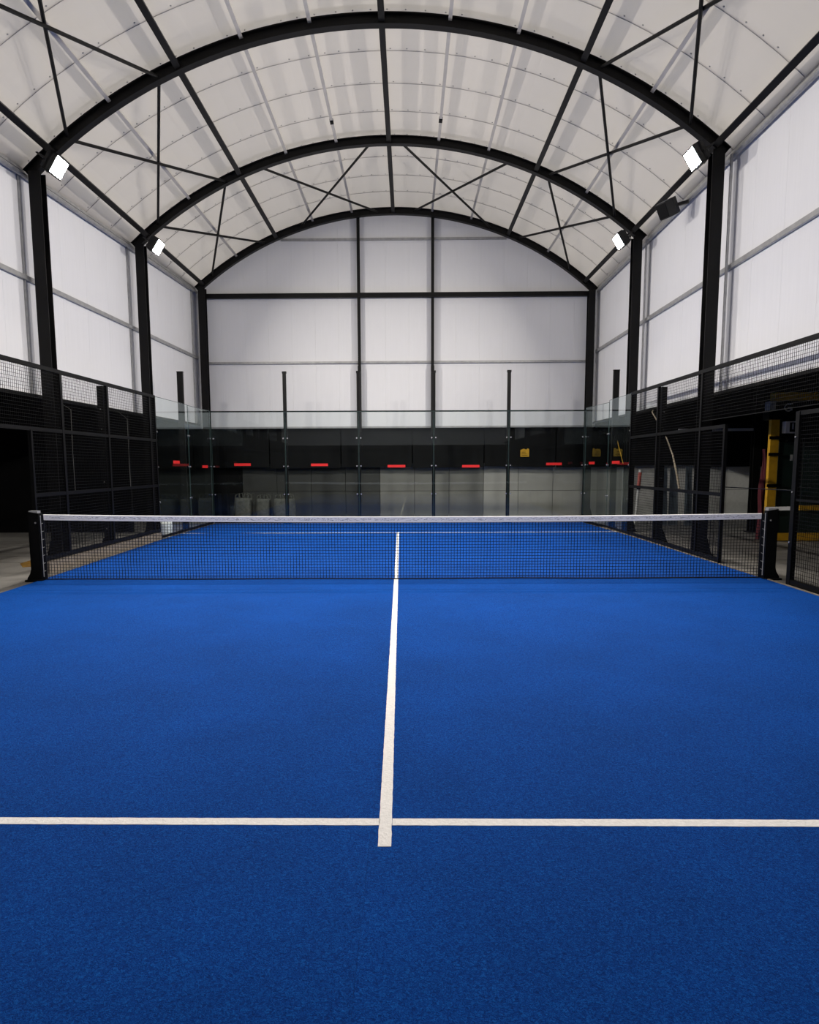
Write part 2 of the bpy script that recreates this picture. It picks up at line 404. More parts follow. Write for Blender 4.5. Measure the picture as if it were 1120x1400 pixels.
def brace(a0, y0, a1, y1, off=0): 
    MB().tube([cyl(a0, 8.64+off, y0), cyl(a1, 8.64+off, y1)], .028, 8).build('brace', 'steel', ceil)
for (y0, y1) in ((-1.69, 2.76), (2.88, 7.20), (7.32, 11.76)):
    for s0, s1 in ((-36.9, -25.1), (24.3, 35.6)):
        brace(s0, y0, s1, y1, .0); brace(s1, y0, s0, y1, .03)
brace(-19.4, 7.32, -2.8, 11.76); brace(-2.6, 7.32, -17.6, 11.76, .03)
brace(1.9, 7.32, 18.6, 11.76); brace(18.3, 7.32, 3.9, 11.76, .03)

# ------------------------------------------------------------------ portal frames of black I-beams
def portal(y, xl, xr, label):
    al = math.degrees(math.asin((xl-AX)/8.67)); ar = math.degrees(math.asin((xr-AX)/8.67))
    t = thing('portal_frame', label, 'steel frame', ((xl+xr)/2, y, -0.015))
    a0, a1 = al - 1.25, ar + 1.25; n = 56
    b = MB()
    for (r0, r1, w) in ((RI, RI+.016, .15), (RI+.016, RO-.016, .012), (RO-.016, RO, .15)):
        vs = []
        for k in range(n+1):
            a = a0 + (a1-a0)*k/n
            vs += [cyl(a, r0, y-w/2), cyl(a, r0, y+w/2), cyl(a, r1, y+w/2), cyl(a, r1, y-w/2)]
        fs = [(0,1,2,3), (n*4+3, n*4+2, n*4+1, n*4)]
        for k in range(n):
            for j in range(4): fs.append((k*4+j, k*4+(j+1)%4, k*4+4+(j+1)%4, k*4+4+j))
        b.add(vs, fs)
    for a in (-39.3, -22.7, 0, 22.2, 39.2):          # web stiffeners under the purlins
        p = cyl(a, (RI+RO)/2, y)
        b.beam(p - Vector(radial(a))*.08, p + Vector(radial(a))*.08, .10, .13, (0,1,0))
    b.build('arch', 'steel', t)
    for x, s in ((xl, -1), (xr, 1)):
        zt = xz(x, RI) + .03
        MB().ibeam((x, y, .0), (x, y, zt), .20, .20, .012, .016, (0,1,0)).build('column', 'steel', t)
        MB().box((x-(.10 if s > 0 else .19), y-.17, -.015), (x+(.19 if s > 0 else .10), y+.17, .012)).build('base_plate', 'steel', t)
        for dy in (-.112, .10):
            MB().prism([(-.10*s, .012), (.18*s, .012), (.105*s, .28), (-.10*s, .28)], .012, (x, y+dy, 0)).build('gusset', 'steel', t)
names = ['black steel arch frame spanning the hall out of view behind the viewpoint',
         'black steel arch frame nearest above the viewpoint, its arch out of the picture',
         'nearest black steel arch frame in view, crossing the roof in front of the net',
         'middle black steel arch frame in view, between the nearest arch and the white end wall',
         'farthest black steel arch frame, standing against the white end wall']
for (y, xl, xr), nm in list(zip(FRAMES, names)): portal(y, xl, xr, nm)

# ------------------------------------------------------------------ dark surroundings outside the hall walls
def plain_wall(name, a, b, mat): o = MB().box(a, b).build(name, mat); o['kind'] = 'structure'; return o
plain_wall('wall_outer_left', (-11.2, -13, -.06), (-11.0, 14, 5), 'darkwall')
plain_wall('wall_outer_right', (12.0, -13, -.06), (12.2, 14, 5), 'darkwall')
plain_wall('wall_outer_front', (-11, -13.2, -.06), (12, -13, 5), 'darkwall')
plain_wall('wall_partition', (-11, 7.55, -.06), (-6.55, 7.65, 4.5), 'darkwall')
co = setting('ceiling_sky_block', (0, 0, 5))  # unseen roof, added to keep sky light out of the dark surroundings
MB().box((-11.2, -13.2, 5.0), (WL-.045, 14, 5.1)).build('slab', 'darkwall', co)
MB().box((WR+.045, -13.2, 5.0), (12.2, 14, 5.1)).build('slab', 'darkwall', co)
MB().box((WL-.045, -13.2, 5.0), (WR+.045, YF-.045, 5.1)).build('slab', 'darkwall', co)
MB().box((WL-.045, YB+.045, 5.0), (WR+.045, 14, 5.1)).build('slab', 'darkwall', co)
MB().box((-11.2, 13.9, -.06), (12.2, 14.1, 5.0)).build('end_slab', 'darkwall', co)
# lower rear wall: a black backdrop above a band of grey wall panels
lw = setting('wall_back_lower', (0, 12.4, 0))
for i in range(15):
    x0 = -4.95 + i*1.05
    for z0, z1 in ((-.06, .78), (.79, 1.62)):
        MB().box((x0+.006, 12.40, z0), (x0+1.044, 12.46, z1)).build('panel', 'grey' if i < 4 else 'grey_mid' if i < 7 else 'grey_pale' if i < 11 else 'whitepole', lw)  # tones step paler rightward; last panels whitened to make up for missing light
MB().box((-11, 12.42, -.06), (-4.96, 12.5, 2.8)).build('backdrop', 'dark', lw)
for i in range(8):
    x0 = -6.2 + i*2.15
    MB().prism([(x0, 1.50+random.uniform(-.03,.03)), (x0+2.12, 1.50+random.uniform(-.03,.03)), (x0+2.12, 2.75), (x0, 2.75)], .02, (0, 12.2, 0)).build('backdrop', 'dark', lw)
MB().box((-11, 12.6, 1.4), (12, 12.7, 5)).build('backing', 'darkwall', lw)

# ------------------------------------------------------------------ court turf with white lines
turf = thing('court_turf', 'bright blue artificial turf covering the padel court', 'turf', (0, 0, -0.014))
def strip(pts): MB().prism(pts, .014, (0, 0, -.014), (1,0,0), (0,1,0), (0,0,1)).build('turf_strip', 'turf', turf)
g = .0004
strip([(-5.0, -10), (-.06-g, -10), (-.045-g, -.847), (-5.0, -.847)])
strip([(-.06+g, -10), (4.98, -10), (4.98, -.847), (-.045+g, -.847)])
strip([(-5.0, -.8375), (4.98, -.8375), (4.98, 6.0), (4.85, 9.97), (-5.19, 9.97), (-5.21, 5.5), (-5.02, 0.2)])
def court_line(a, b, w):
    a, b = Vector((*a, 0)), Vector((*b, 0)); d = (b-a); n = max(2, int(d.length/.035)); d.normalize(); s = Vector((-d.y, d.x, 0))
    vs = []; fs = []
    for k in range(n+1):
        p = a.lerp(b, k/n); j0, j1 = random.uniform(-.0012, .0012), random.uniform(-.0012, .0012)
        vs += [p - s*(w/2+j0) + Vector((0,0,-.006)), p - s*(w/2+j0) + Vector((0,0,.0015)), p + s*(w/2+j1) + Vector((0,0,.0015)), p + s*(w/2+j1) + Vector((0,0,-.006))]
    for k in range(n):
        for j in range(4): fs.append((k*4+j, k*4+(j+1)%4, k*4+4+(j+1)%4, k*4+4+j))
    fs += [(0,1,2,3), (n*4+3, n*4+2, n*4+1, n*4)]
    MB().add(vs, fs).build('court_line', 'line', turf)
court_line((.008, -7.16), (-.062, .06), .056)
court_line((-.062, .06), (-.136, 7.16), .052)
court_line((-5.0, -6.935), (-.0202, -6.949), .062)
court_line((.0362, -6.949), (4.98, -6.965), .062)
court_line((-5.2, 7.05), (-.16, 7.05), .05)
court_line((-.108, 7.05), (4.98, 7.12), .05)
# turf-side kerbs
k = MB().prism([(-5.39, .75), (-5.245, .75), (-5.215, 5.66), (-5.34, 5.66)], .165, (0, 0, -.015), (1,0,0), (0,1,0), (0,0,1)).build('kerb', 'kerb')
tag(k, 'low dusty concrete kerb under the left fence beside the turf', 'kerb')
k = MB().prism([(4.995, -3), (5.02, -3), (5.02, 10.05), (4.995, 10.05)], .022, (0, 0, -.015), (1,0,0), (0,1,0), (0,0,1)).build('edge_strip', 'kerb')
tag(k, 'thin beige edging strip along the right side of the turf', 'edging')

# ------------------------------------------------------------------ net
net = thing('padel_net', 'black court net with a white top tape, strung across the blue turf', 'net', (0, 0, 0))
NX0, NX1 = -4.93, 4.93
def ztop(x): 
    t = (x-NX0)/(NX1-NX0); return (.912 + (.893-.912)*t) - .038*(1-(2*t-1)**2)
def tape():
    n = 80; vs = []; fs = []
    for k in range(n+1):
        x = NX0 + .02 + (NX1-NX0-.04)*k/n; z = ztop(x); w = random.uniform(-.0015, .0015)
        vs += [(x, -.010+w, z-.076), (x, -.013+w, z-.002), (x, 0, z+.002), (x, .013+w, z-.002), (x, .010+w, z-.076)]
    for k in range(n):
        for j in range(5): fs.append((k*5+j, k*5+(j+1)%5, k*5+5+(j+1)%5, k*5+5+j))
    fs += [tuple(range(5)), tuple(n*5+4-j for j in range(5))]
    ob = MB().add(vs, fs).build('tape', 'tape', net)
    uv = ob.data.uv_layers.new(name='UVMap'); o = WLOC[ob.name]
    for l in ob.data.loops:
        c = ob.data.vertices[l.vertex_index].co; x = c.x + o.x
        uv.data[l.index].uv = ((x-NX0)/(NX1-NX0), (c.z + o.z - (ztop(x)-.076))/.078)
tape()
nb = MB(); pitch = .041; nv = int((NX1-NX0)/pitch)
for k in range(nv+1):
    x = NX0 + (NX1-NX0)*k/nv
    nb.beam((x, 0, .012), (x, 0, ztop(x)-.07), .0058, .004, (0,1,0))
rows = 20
for r in range(1, rows):
    P = []
    for k in range(49):
        x = NX0 + (NX1-NX0)*k/48; P.append((x, .002*sin(k*1.7+r), .012 + (ztop(x)-.085)*r/rows))
    for a, b in zip(P, P[1:]): nb.beam(a, b, .004, .0058)
nb.build('netting', 'cord', net, kind='stuff')
MB().tube([(NX0 + (NX1-NX0)*k/24, .002*sin(k), .012+.003*sin(k*.9)) for k in range(25)], .009, 6).build('bottom_cord', 'cord', net)
for x in (NX0, NX1): MB().box((x-.022, -.008, .01), (x+.022, .008, ztop(x)-.001)).build('end_band', 'cord', net)
def net_post(x, s, label):
    t = thing('net_post', label, 'net post', (x, 0, -.015), 'posts carrying the net')
    w = .075
    prof = [(-w, 0), (w, 0), (w, .93), (-w, .93)]
    if s < 0: prof = [(w, .0), (w, .93), (-w, .955), (-w, .16), (-w-.015, .10), (-w-.055, .035), (-w-.06, 0)]
    else: prof = [(-w, .0), (-w, .93), (w, .955), (w, .16), (w+.015, .10), (w+.055, .035), (w+.06, 0)]
    MB().prism(prof, .10, (x, -.05, 0.0)).build('post', 'fence', t)
    MB().box((x-.15 if s < 0 else x-.085, -.09, -.015), (x+.085 if s < 0 else x+.15, .09, .012)).build('base_plate', 'fence', t)
    MB().box((x-.06, -.045, .93), (x+.06, .045, .965)).build('cap', 'galv', t)
    MB().disc((x-s*.03, -.05, .80), (0,-1,0), .012, .012).build('bolt', 'bolt', t)
    cd = MB()
    for j in range(7): cd.tube([(x-s*(w+.002), -.02, .12+j*.11), (x-s*.125, 0, .14+j*.11)], .004, 5)
    cd.tube([(x-s*(w+.012), -.02, .05), (x-s*(w+.012), -.02, .9)], .006, 5)
    cd.build('lacing', 'pale', t, kind='stuff')
net_post(-5.035, -1, 'black net post with a flared foot at the left end of the net')
net_post(5.045, 1, 'black net post with a flared foot at the right end of the net')

# ------------------------------------------------------------------ fences of black mesh
def xl_(y): return -5.36 + .012*y
def xr_(y): return 5.09 - .008*y
PITCH = .05
def mesh_fill(b, fx, y0, y1, z0, z1, r=.0021):
    n = max(1, round((y1-y0)/PITCH)); m = max(1, round((z1-z0)/PITCH))
    for k in range(1, n):
        y = y0 + (y1-y0)*k/n; b.beam((fx(y), y, z0), (fx(y), y, z1), r*2, r*2)
    for k in range(1, m):
        z = z0 + (z1-z0)*k/m; b.beam((fx(y0), y0, z), (fx(y1), y1, z), r*2, r*2)
def fence_panel(t, fx, y0, y1, z0, z1, bars=True, bottom=True, top=True):
    b = MB(); mesh_fill(b, fx, y0, y1, z0, z1); b.build('wire_mesh', 'wire', t, kind='stuff')
def rail(t, fx, y0, y1, z, w=.04, h=.055): MB().beam((fx(y0), y0, z), (fx(y1), y1, z), w, h).build('rail', 'fence', t)
def upright(t, fx, y, z0, z1, w=.05, d=.05): MB().beam((fx(y), y, z0), (fx(y), y, z1), w, d, (0,1,0)).build('upright', 'fence', t)
def deep_post(t, fx, y, s, z1, z0=0):
    x = fx(y)
    MB().box((min(x+s*.05, x+s*.15), y-.04, z0), (max(x+s*.05, x+s*.15), y+.04, z1)).build('post', 'fence', t)
    x1 = x + s*.10
    MB().prism([(-.05, 0), (.17, 0), (.07, .27), (-.05, .27)] if s > 0 else [(-.17, 0), (.05, 0), (.05, .27), (-.07, .27)], .014, (x1, y-.055, z0)).build('gusset', 'fence', t)
    for z in (.06, .45, 1.3, 2.25, 2.6):
        MB().disc((x1, y-.04, z0+z), (0,-1,0), .011, .012).build('bolt', 'bolt', t)
# left
ZL = 3.05
fe = thing('mesh_fence', 'black wire mesh fence along the left side, open beside the left net post', 'fence', (-5.36, 2, 0))
seg = [1.62, 3.35, 5.45]
rail(fe, xl_, -1.8, 5.78, ZL-.02, .05, .06); rail(fe, xl_, -1.8, 5.78, 2.115); rail(fe, xl_, .62, 5.78, 1.15); rail(fe, xl_, .62, 5.78, .19, .05, .07)
upright(fe, xl_, .64, .15, 2.1); upright(fe, xl_, 5.76, .15, ZL)
for y in seg: upright(fe, xl_, y, .15, ZL, .045, .07)
for y in seg[1:2]: deep_post(fe, xl_, y+.0, -1, ZL-.05, -.015)
for a, b in ((-1.8, 1.62), (1.62, 3.35), (3.35, 5.45), (5.45, 5.76)): fence_panel(fe, xl_, a, b, 2.13, ZL-.04)
for a, b in ((.64, 1.62), (1.62, 3.35), (3.35, 5.45), (5.45, 5.76)):
    fence_panel(fe, xl_, a, b, 1.17, 2.1); fence_panel(fe, xl_, a, b, .22, 1.13)
# right
ZR = 3.12
fe = thing('mesh_fence', 'black wire mesh fence along the right side, beyond the right net post', 'fence', (5.05, 3, 0))
seg = [2.62, 4.75]
rail(fe, xr_, 2.6, 6.45, ZR-.02, .05, .06); rail(fe, xr_, 1.65, 6.45, 2.15); rail(fe, xr_, 1.65, 6.45, 1.08); rail(fe, xr_, 1.65, 6.45, .035, .05, .07)
upright(fe, xr_, 1.66, -.015, 2.17, .05, .055); upright(fe, xr_, 6.43, 0, ZR)
for y in seg: upright(fe, xr_, y, 0, ZR, .045, .06)
deep_post(fe, xr_, 4.75, 1, ZR-.05, -.015)
for a, b in ((1.66, 2.62), (2.62, 4.75), (4.75, 6.43)):
    fence_panel(fe, xr_, a, b, 1.1, 2.13); fence_panel(fe, xr_, a, b, .06, 1.06)
for a, b in ((2.62, 4.75), (4.75, 6.43)): fence_panel(fe, xr_, a, b, 2.17, ZR-.04)
fe = thing('overhead_fence', 'long black mesh section high above the right doorway', 'fence', (5.1, 0, 2.25))
rail(fe, xr_, -1.62, 2.59, ZR-.02, .05, .06); rail(fe, xr_, -1.62, 2.59, 2.28, .012, .012); fence_panel(fe, xr_, -1.62, 2.59, 2.29, ZR-.04)
fe = thing('mesh_fence', 'low black mesh fence nearer than the right net post', 'fence', (5.09, -1.6, 0))
xn = lambda y: 5.09
rail(fe, xn, -1.6, -.5, 2.2); rail(fe, xn, -1.6, -.5, 1.1, .03, .03); rail(fe, xn, -1.6, -.5, .03, .05, .07)
upright(fe, xn, -.5, -.015, 2.22, .06, .09); upright(fe, xn, -1.6, -.015, 2.22)
fence_panel(fe, xn, -1.6, -.5, .06, 1.09); fence_panel(fe, xn, -1.6, -.5, 1.11, 2.18)
for z in (.55, 1.2, 1.9): MB().disc((5.055, -.5, z), (-1,0,0), .011, .012).build('bolt', 'bolt', fe)
gb = thing('gate_bar', 'grey sliding bar across the right doorway behind the net post', 'bar', (5.13, 0, .9))
MB().beam((5.13, -.43, .985), (5.13, .34, .935), .03, .05).build('bar', 'grey_mid', gb)
MB().box((5.11, -.46, .94), (5.15, -.42, 1.03)).build('bracket', 'fence', gb)
wv = MB().tube([(5.13, -.45, 1.215), (5.13, .8, 1.205), (5.10, 1.63, 1.20)], .007, 6).build('guard_wire', 'fence')
tag(wv, 'thin dark wire stretched across the right doorway above the grey bar', 'wire')

# ------------------------------------------------------------------ glass end of the court
def pane(a, b, z0, z1, label, strip, nrm):
    """upright glass sheet between plan points a and b with a red strip and corner clamps"""
    a, b = Vector((*a, 0)), Vector((*b, 0)); d = (b-a).normalized(); n = Vector(nrm).normalized()
    a2, b2 = a + d*.006, b - d*.006
    t = .012
    vs = [a2, b2, b2+n*t, a2+n*t]; P = [v + Vector((0,0,z0)) for v in vs] + [v + Vector((0,0,z1)) for v in vs]
    pa = MB().add(P, [(3,2,1,0),(4,5,6,7),(0,1,5,4),(1,2,6,5),(2,3,7,6),(3,0,4,7)]).build('glass_screen', 'glass')
    tag(pa, label, 'glass screen', 'glass screens at the far end of the court')
    for q in (a2, b2):
        MB().beam(q + n*t/2 + Vector((0,0,z0)), q + n*t/2 + Vector((0,0,z1)), .014, .004, d).build('edge', 'glassedge', pa)
    MB().beam(a2+n*t/2+Vector((0,0,z1+.004)), b2+n*t/2+Vector((0,0,z1+.004)), .014, .008).build('edge', 'glassedge', pa)
    MB().beam(a2+n*t/2+Vector((0,0,z0-.02)), b2+n*t/2+Vector((0,0,z0-.02)), .04, .05).build('base_channel', 'fence', pa)
    s0, s1, sz = strip
    MB().beam(a + d*s0 - n*.003 + Vector((0,0,sz)), a + d*s1 - n*.003 + Vector((0,0,sz)), .003, .068).build('red_strip', 'red', pa, label='red warning strip')
    for e, o in ((a, .055), (b, -.055)):
        for z in (.79, 1.55, 2.3): MB().disc(e + d*o + Vector((0,0,z)) , -n, .019, .014, 10).build('clamp', 'bolt', pa)
XB = [-5.22, -3.215, -1.226, .80, 2.82, 4.86]
ords = ['leftmost', 'second from the left', 'middle', 'second from the right', 'rightmost']
mids = [(-4.62, -4.17, 1.60), (-2.53, -2.07, 1.585), (-.45, .03, 1.54), (1.57, 2.04, 1.53), (3.84, 4.26, 1.58)]
for i in range(5):
    pane((XB[i], 10.0), (XB[i+1], 10.0), .05, 3.0, f'{ords[i]} of the five glass screens across the far end',
         (mids[i][0]-XB[i], mids[i][1]-XB[i], mids[i][2]), (0, 1, 0))
L = [(xl_(5.8), 5.80), (xl_(8.07), 8.07), (-5.24, 10.0)]
pane(L[0], L[1], .05, 3.04, 'left side glass panel nearer to the net, next to the mesh fence', (1.05, 1.50, 1.66), (-1, 0, 0))
pane(L[1], L[2], .05, 3.03, 'left side glass panel in the far corner', (1.05, 1.55, 1.55), (-1, 0, 0))
Rr = [(xr_(6.48), 6.48), (xr_(8.25), 8.25), (4.88, 10.0)]
pane(Rr[0], Rr[1], .05, 3.11, 'right side glass panel nearer to the net, next to the mesh fence', (.75, 1.38, 1.61), (1, 0, 0))
pane(Rr[1], Rr[2], .05, 3.06, 'right side glass panel in the far corner', (.95, 1.40, 1.60), (1, 0, 0))
tr = MB().beam((-5.24, 10.05, 3.02), (4.88, 10.05, 3.0), .05, .035).build('top_rail', 'steel')
tag(tr, 'thin black rail along the top of the far glass panels', 'rail')
def glass_post(x, y, label, side=None):
    t = thing('glass_post', label, 'post', (x, y, -.015), 'posts holding the far glass')
    if side is None: MB().box((x-.045, y-.03, 0), (x+.045, y+.05, 4.06)).build('post', 'steel', t)
    else: MB().box((x-.07, y-.04, 0), (x+.07, y+.04, 3.82)).build('post', 'steel', t)
    MB().box((x-.105, y-.035 if side is None else y-.1, -.015), (x+.105, y+.15, .012)).build('base_plate', 'steel', t)
    if side is None: MB().box((x-.055, y-.035, 4.02), (x+.055, y+.055, 4.075)).build('cap', 'steel', t)
    else: MB().box((x-.075, y-.045, 3.82), (x+.075, y+.045, 3.84)).build('cap', 'steel', t)
for x, nm in zip(XB[1:5], ['leftmost', 'second', 'third', 'rightmost']):
    glass_post(x, 10.06, f'{nm} black post from the left in the far glass row, rising above the panels')
glass_post(xl_(8.07)-.15, 8.07, 'black post behind the left side glass panels, rising above them', -1)
glass_post(xr_(8.25)+.15, 8.25, 'black post behind the right side glass panels, rising above them', 1)

# ------------------------------------------------------------------ floodlights
def floodlight(x, y, z, s, label, group='LED floodlights under the arch ends'):
    t = thing('floodlight', label, 'floodlight', (x, y, z), group)
    n = Vector((-s*LAMP_AIM[0], LAMP_AIM[1], LAMP_AIM[2])).normalized()
    u = Vector((0, 1, 0)); u = (u - n*u.dot(n)).normalized(); v = n.cross(u)
    c = Vector((x, y, z)); w, h = .17, .14
    b = MB()
    for (a, b2, d0, d1) in ((w+.02, h+.02, -.06, -.012),):
        P = [c + u*i*a + v*j*b2 + n*d for d in (d0, d1) for i, j in ((-1,-1),(1,-1),(1,1),(-1,1))]
        b.add(P, [(3,2,1,0),(4,5,6,7),(0,1,5,4),(1,2,6,5),(2,3,7,6),(3,0,4,7)])
    for k in range(7):                                   # cooling fins
        o = c + u*(-w + 2*w*k/6) - n*.09
        b.beam(o - v*h, o + v*h, .008, .06, n)
    for sg in (-1, 1):                                   # rim around the diodes
        b.beam(c + u*sg*(w+.01) - v*(h+.02), c + u*sg*(w+.01) + v*(h+.02), .02, .13, n)
        b.beam(c + v*sg*(h+.01) - u*(w+.02), c + v*sg*(h+.01) + u*(w+.02), .02, .13, n)
    b.build('housing', 'housing', t)
    P = [c + u*i*w + v*j*h - n*.008 for i, j in ((-1,-1),(1,-1),(1,1),(-1,1))]
    o = MB().add(P, [(0,1,2,3)]).build('led_array', 'led', t)
    br = MB()
    e = c - n*.05
    for sg in (-1, 1): br.beam(e + u*sg*(w+.035), e + u*sg*(w+.035) + Vector((s*.16, 0, .10)), .03, .008, u)
    br.beam(e - u*(w+.04) + Vector((s*.16, 0, .10)), e + u*(w+.04) + Vector((s*.16, 0, .10)), .03, .008)
    br.build('bracket', 'housing', t)
    MB().tube([e - n*.05, e + Vector((s*.10, -.03, -.14)), e + Vector((s*.19, .03, -.02)), e + Vector((s*.22, .1, .12))], .008, 6).build('cable', 'housing', t)
for (y, xl, xr), (ln, rn) in zip(FRAMES[1:4], [('on the left column beside the viewpoint', 'on the right column beside the viewpoint'),
        ('on the nearest left column in view', 'on the nearest right column in view'), ('on the middle left column', 'on the middle right column')]):
    floodlight(xl+.42, y-.20, 6.46, -1, 'bright LED floodlight ' + ln)
    floodlight(xr-.42, y-.20, 6.50, 1, 'bright LED floodlight ' + rn)

# loudspeaker on the right eave rail
sp = thing('loudspeaker', 'black loudspeaker hanging from the rail above the right wall', 'loudspeaker', (5.3, 5.2, 6.4))
bm_ = MB(); q = Vector((5.08, 4.72, 6.40)); fw = Vector((-.75, -.35, -.45)).normalized(); sd = fw.cross(Vector((0,0,1))).normalized(); upv = sd.cross(fw)
prof = [(-.13, -.13), (.0, -.17), (.15, -.12), (.15, .12), (.0, .17), (-.13, .13)]
bm_.prism(prof, .30, q - upv*.15, fw, sd, upv).build('cabinet', 'housing', sp)
MB().prism([(0,-.12),(.012,-.12),(.012,.12),(0,.12)], .26, q - upv*.13 + fw*.15, fw, sd, upv).build('grille', 'wire', sp)
MB().beam(q - fw*.1, (xw(4.72, 1)-.10, 4.72, 6.52), .06, .06).build('bracket', 'housing', sp)

# ------------------------------------------------------------------ things standing outside the court
def bulk_bag(x, y, w, d, h, label, mat='bag'):
    t = thing('bulk_bag', label, 'bag', (x, y, -.015), 'woven bulk bags outside the far left corner')
    b = MB(); vs = []; fs = []; nz_, na = 6, 16; hl = .28*h/.65
    for i in range(nz_+1):
        z = h*i/nz_; bul = 1 + .10*sin(PI*min(1, i/nz_*.95))
        for k in range(na):
            a = 2*PI*k/na; ca, sa = cos(a), sin(a); e = .45
            px = math.copysign(abs(ca)**e, ca)*w/2*bul*(1+random.uniform(-.025,.025)); py = math.copysign(abs(sa)**e, sa)*d/2*bul*(1+random.uniform(-.025,.025))
            vs.append((x+px, y+py, z-.015 + (random.uniform(-.015,.015) if 0 < i < nz_ else 0)))
    for i in range(nz_):
        for k in range(na): fs.append((i*na+k, i*na+(k+1)%na, (i+1)*na+(k+1)%na, (i+1)*na+k))
    fs += [tuple(range(na-1,-1,-1))]; vs.append((x, y, h-.09)); c = len(vs)-1
    fs += [(nz_*na+k, nz_*na+(k+1)%na, c) for k in range(na)]
    b.add(vs, fs).build('sack', mat, t, smooth=True)
    for sx in (-1, 1):
        for sy in (-1, 1):
            MB().tube([(x+sx*w*.45, y+sy*d*.42, h-.16), (x+sx*w*.40, y+sy*d*.40, h+.25*hl), (x+sx*w*.18, y+sy*d*.40, h+.4*hl), (x+sx*w*.12, y+sy*d*.42, h-.06)], .018, 6).build('loop', mat, t)
bulk_bag(-4.70, 11.35, .44, .5, .66, 'grey woven bulk bag behind the far glass, leftmost of the three')
bulk_bag(-4.12, 11.40, .36, .5, .63, 'grey woven bulk bag behind the far glass, middle of the three')
bulk_bag(-3.50, 11.35, .56, .5, .64, 'grey woven bulk bag behind the far glass, rightmost of the three')
bulk_bag(-5.52, 6.9, .20, .30, .30, 'small white bag on the floor behind the left side glass', 'whitebag')

def leaning_board(x, y, w, h, tilt, label):
    b = MB().prism([(-w/2, 0), (w/2, 0), (w/2-.02, h), (-w/2+.03, h)], .04, (x, y, -.015), (1,0,0), Vector((0, tilt, 1)).normalized(), Vector((0, 1, -tilt)).normalized())
    b.prism([(-w/2+.04, .1), (-w/2+.07, .1), (-w/2+.07, h-.1), (-w/2+.04, h-.1)], .02, (x, y-.02, -.015), (1,0,0), Vector((0, tilt, 1)).normalized(), Vector((0, 1, -tilt)).normalized())
    o = b.build('board', 'board'); tag(o, label, 'board', 'boards leaning outside the right fence')
leaning_board(6.70, 9.0, .22, 1.50, .06, 'narrow blue-grey board outside the right fence, leftmost of the three upright boards')
leaning_board(6.98, 9.05, .24, 1.48, .05, 'narrow blue-grey board outside the right fence, middle of the three upright boards')
leaning_board(7.35, 9.0, .20, 1.52, .07, 'narrow blue-grey board outside the right fence, rightmost of the three upright boards')
po = thing('marker_pole', 'thin white pole with a faded red upper half outside the right fence', 'pole', (6.05, 9, -.015))
MB().tube([(5.98, 9, .0), (6.04, 9, .92)], .035, 10).build('lower_pole', 'whitepole', po)
MB().tube([(6.04, 9, .98), (6.07, 9, 1.36)], .045, 10).build('upper_pole', 'redpole', po, label='faded red upper half')
MB().tube([(6.04, 9, .92), (6.04, 9, .98)], .05, 10).build('collar', 'fence', po)
MB().tube([(6.07, 9, 1.36), (6.075, 9, 1.43)], .04, 10).build('cap', 'whitepole', po)
s_ = MB().tube([(xw(6.6, 1)-.01, 6.6, 2.79), (5.50, 6.5, 2.7), (5.55, 6.33, 2.52), (5.6, 5.78, 2.09), (5.6, 5.4, 1.75), (5.6, 5.15, 1.41), (5.6, 4.95, 1.07)], [.011,.011,.012,.013,.016,.022,.026], 8).build('hanging_strap', 'strap')
tag(s_, 'beige strap hanging down outside the right mesh fence', 'strap')
s_ = MB().tube([(xw(10.0, 1)-.01, 10.0, 2.78), (5.6, 9.37, 2.03), (5.6, 8.92, 1.58)], .008, 6).build('yellow_rope', 'yellow')
tag(s_, 'thin yellow cord hanging behind the right side glass', 'cord')
for y, lb in ((3.5, 'thin grey cable hanging outside the left fence, nearer one'), (6.2, 'thin grey cable hanging outside the left fence, farther one')):
    s_ = MB().tube([(xw(y, -1)+.01, y, 2.785), (-6.05, y+.02, 2.6), (-6.03, y-.05, 1.9), (-6.0, y-.1, 1.1)], .004, 5).build('hanging_cable', 'grey_mid'); tag(s_, lb, 'cable')
fm = MB().prism([(-6.34, 2.45), (-6.28, 1.85), (-6.0, 1.40), (-5.86, 1.50), (-5.86, 2.0)], .004, (0, 0, -.016), (1,0,0), (0,1,0), (0,0,1)).build('floor_marking', 'oldyellow')
tag(fm, 'worn yellow paint patch on the concrete behind the left net post', 'floor marking')
# warning sign on the black backdrop
sg = thing('warning_sign', 'small yellow sign hung on the black backdrop behind the far glass', 'sign', (3.6, 12.18, 1.8))
MB().prism([(-.13, 0), (.13, 0), (.13, .22), (.09, .25), (.04, .21), (-.03, .24), (-.13, .20)], .012, (3.6, 12.17, 1.80)).build('plate', 'yellow', sg)
mk = MB()
for k in range(3): mk.box((3.51, 12.165, 1.84+k*.045), (3.68-.03*k, 12.17, 1.853+k*.045))
mk.build('print', 'fence', sg, kind='stuff')

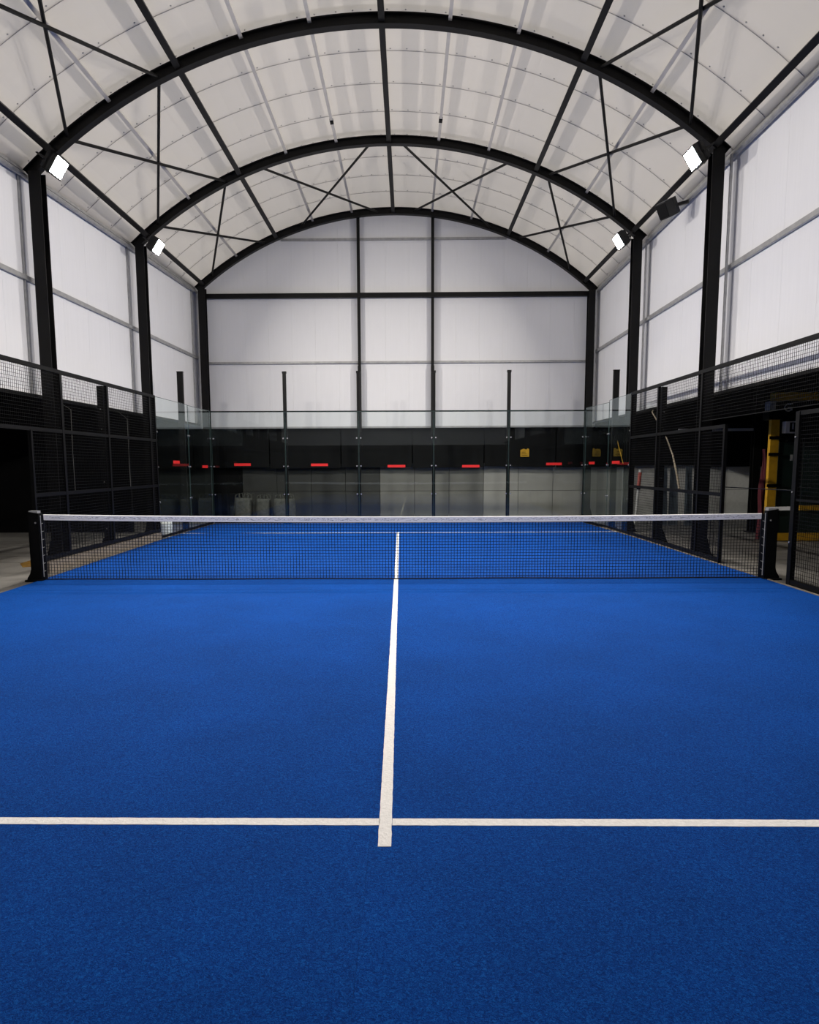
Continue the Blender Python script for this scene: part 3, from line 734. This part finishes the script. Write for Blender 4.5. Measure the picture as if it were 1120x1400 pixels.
# yellow machine outside the right doorway
ma = thing('machine_frame', 'yellow steel machine frame with dark green sheet sides outside the right doorway', 'machine', (8.3, 5, -.015))
MB().prism([(-.085, 0), (.085, 0), (.085, 2.44), (-.085, 2.44)], .10, (7.49, 5.0, 0)).build('column', 'yellow', ma)
for z in (1.75, 2.08, 1.12, .62): MB().box((7.38, 4.97, z-.03), (7.66, 5.0, z+.03)).build('strap_band', 'fence', ma)
MB().box((7.34, 4.96, 2.44), (7.62, 5.24, 2.62)).build('column_head', 'fence', ma)
MB().box((7.35, 4.98, 2.62), (7.46, 5.2, 2.80)).build('bracket', 'pale', ma)
MB().box((7.45, 4.98, 2.82), (10.3, 5.2, 2.97)).build('top_beam', 'yellow', ma)
MB().box((7.60, 4.98, .0), (10.3, 5.2, .15)).build('bottom_beam', 'yellow', ma)
MB().box((8.05, 4.95, .62), (10.3, 5.0, .72)).build('middle_beam', 'yellow', ma)
for i in range(5):
    x0 = 7.62 + i*.5
    MB().box((x0+.01, 5.08, .15), (x0+.49, 5.12, 2.0)).build('side_sheet', 'darkgreen', ma)
MB().box((7.62, 5.10, 2.0), (10.3, 5.14, 2.82)).build('back_sheet', 'dark', ma)
bx = MB().box((7.66, 4.93, 2.17), (7.91, 5.08, 2.40)).build('control_box', 'whitepole', ma)
MB().box((7.74, 4.92, 2.19), (7.87, 4.93, 2.38)).build('screen', 'dark', bx)
MB().box((7.78, 4.912, 2.24), (7.81, 4.92, 2.36)).build('slot', 'pale', bx)
gm = MB()
c = Vector((7.75, 5.05, 2.68))
arc = [c + Vector((.07*cos(rad(a)), 0, .07*sin(rad(a)))) for a in range(60, 330, 18)]
gm.tube(arc, .013, 6); gm.beam(c + Vector((.0, 0, -.005)), c + Vector((.075, 0, -.005)), .025, .025); gm.beam(c + Vector((.065, 0, -.06)), c + Vector((.065, 0, .0)), .025, .025)
gm.beam(c + Vector((-.02, 0, .068)), c + Vector((.075, 0, .075)), .025, .025)
gm.build('round_mark', 'whitepole', ma)
for x, z in ((7.72, 2.10), (7.8, 2.52)): MB().tube([(x, 5.03, z-.09), (x+.12, 5.0, z)], .05, 8).build('hose', 'dark', ma)
MB().box((7.86, 5.05, 1.62), (7.90, 5.08, 1.74)).build('handle', 'pale', ma)
# dark red cloth and black post left of the machine
cl = MB(); vs = []; fs = []
for i in range(9):
    z = 1.86 - 1.875*i/8
    w0 = 7.42 + .02*sin(i*1.3) - .05*i/8; w1 = w0 + .03 + .20*min(1, i/3)
    for k in range(7):
        x = w0 + (w1-w0)*k/6; vs += [(x, 5.3 + .035*sin(k*2.1 + i*.4), z), (x, 5.325 + .035*sin(k*2.1 + i*.4), z)]
for i in range(8):
    for k in range(6):
        a = i*14 + k*2; b = a + 14
        fs += [(a, a+2, b+2, b), (a+1, b+1, b+3, a+3)]
for i in range(8):
    a = i*14; fs += [(a, a+14, a+15, a+1), (a+12, a+13, a+27, a+26)]
for k in range(6): fs += [(2*k, 2*k+1, 2*k+3, 2*k+2), (112+2*k, 112+2*k+2, 112+2*k+3, 112+2*k+1)]
o = cl.add(vs, fs).build('hanging_cloth', 'darkred'); tag(o, 'dark red cloth draped beside the yellow machine column', 'cloth')
sp_ = thing('support_post', 'black steel post with a grey cross bar, left of the dark red cloth', 'post', (8.06, 7.0, -.015))
MB().ibeam((8.06, 7.0, 0), (8.06, 7.0, 3.6), .17, .16).build('shaft', 'steel', sp_)
MB().beam((6.3, 7.06, 2.33), (8.0, 7.06, 2.34), .04, .06).build('cross_bar', 'pale', sp_)
MB().box((7.94, 6.88, -.015), (8.18, 7.12, .01)).build('base_plate', 'steel', sp_)
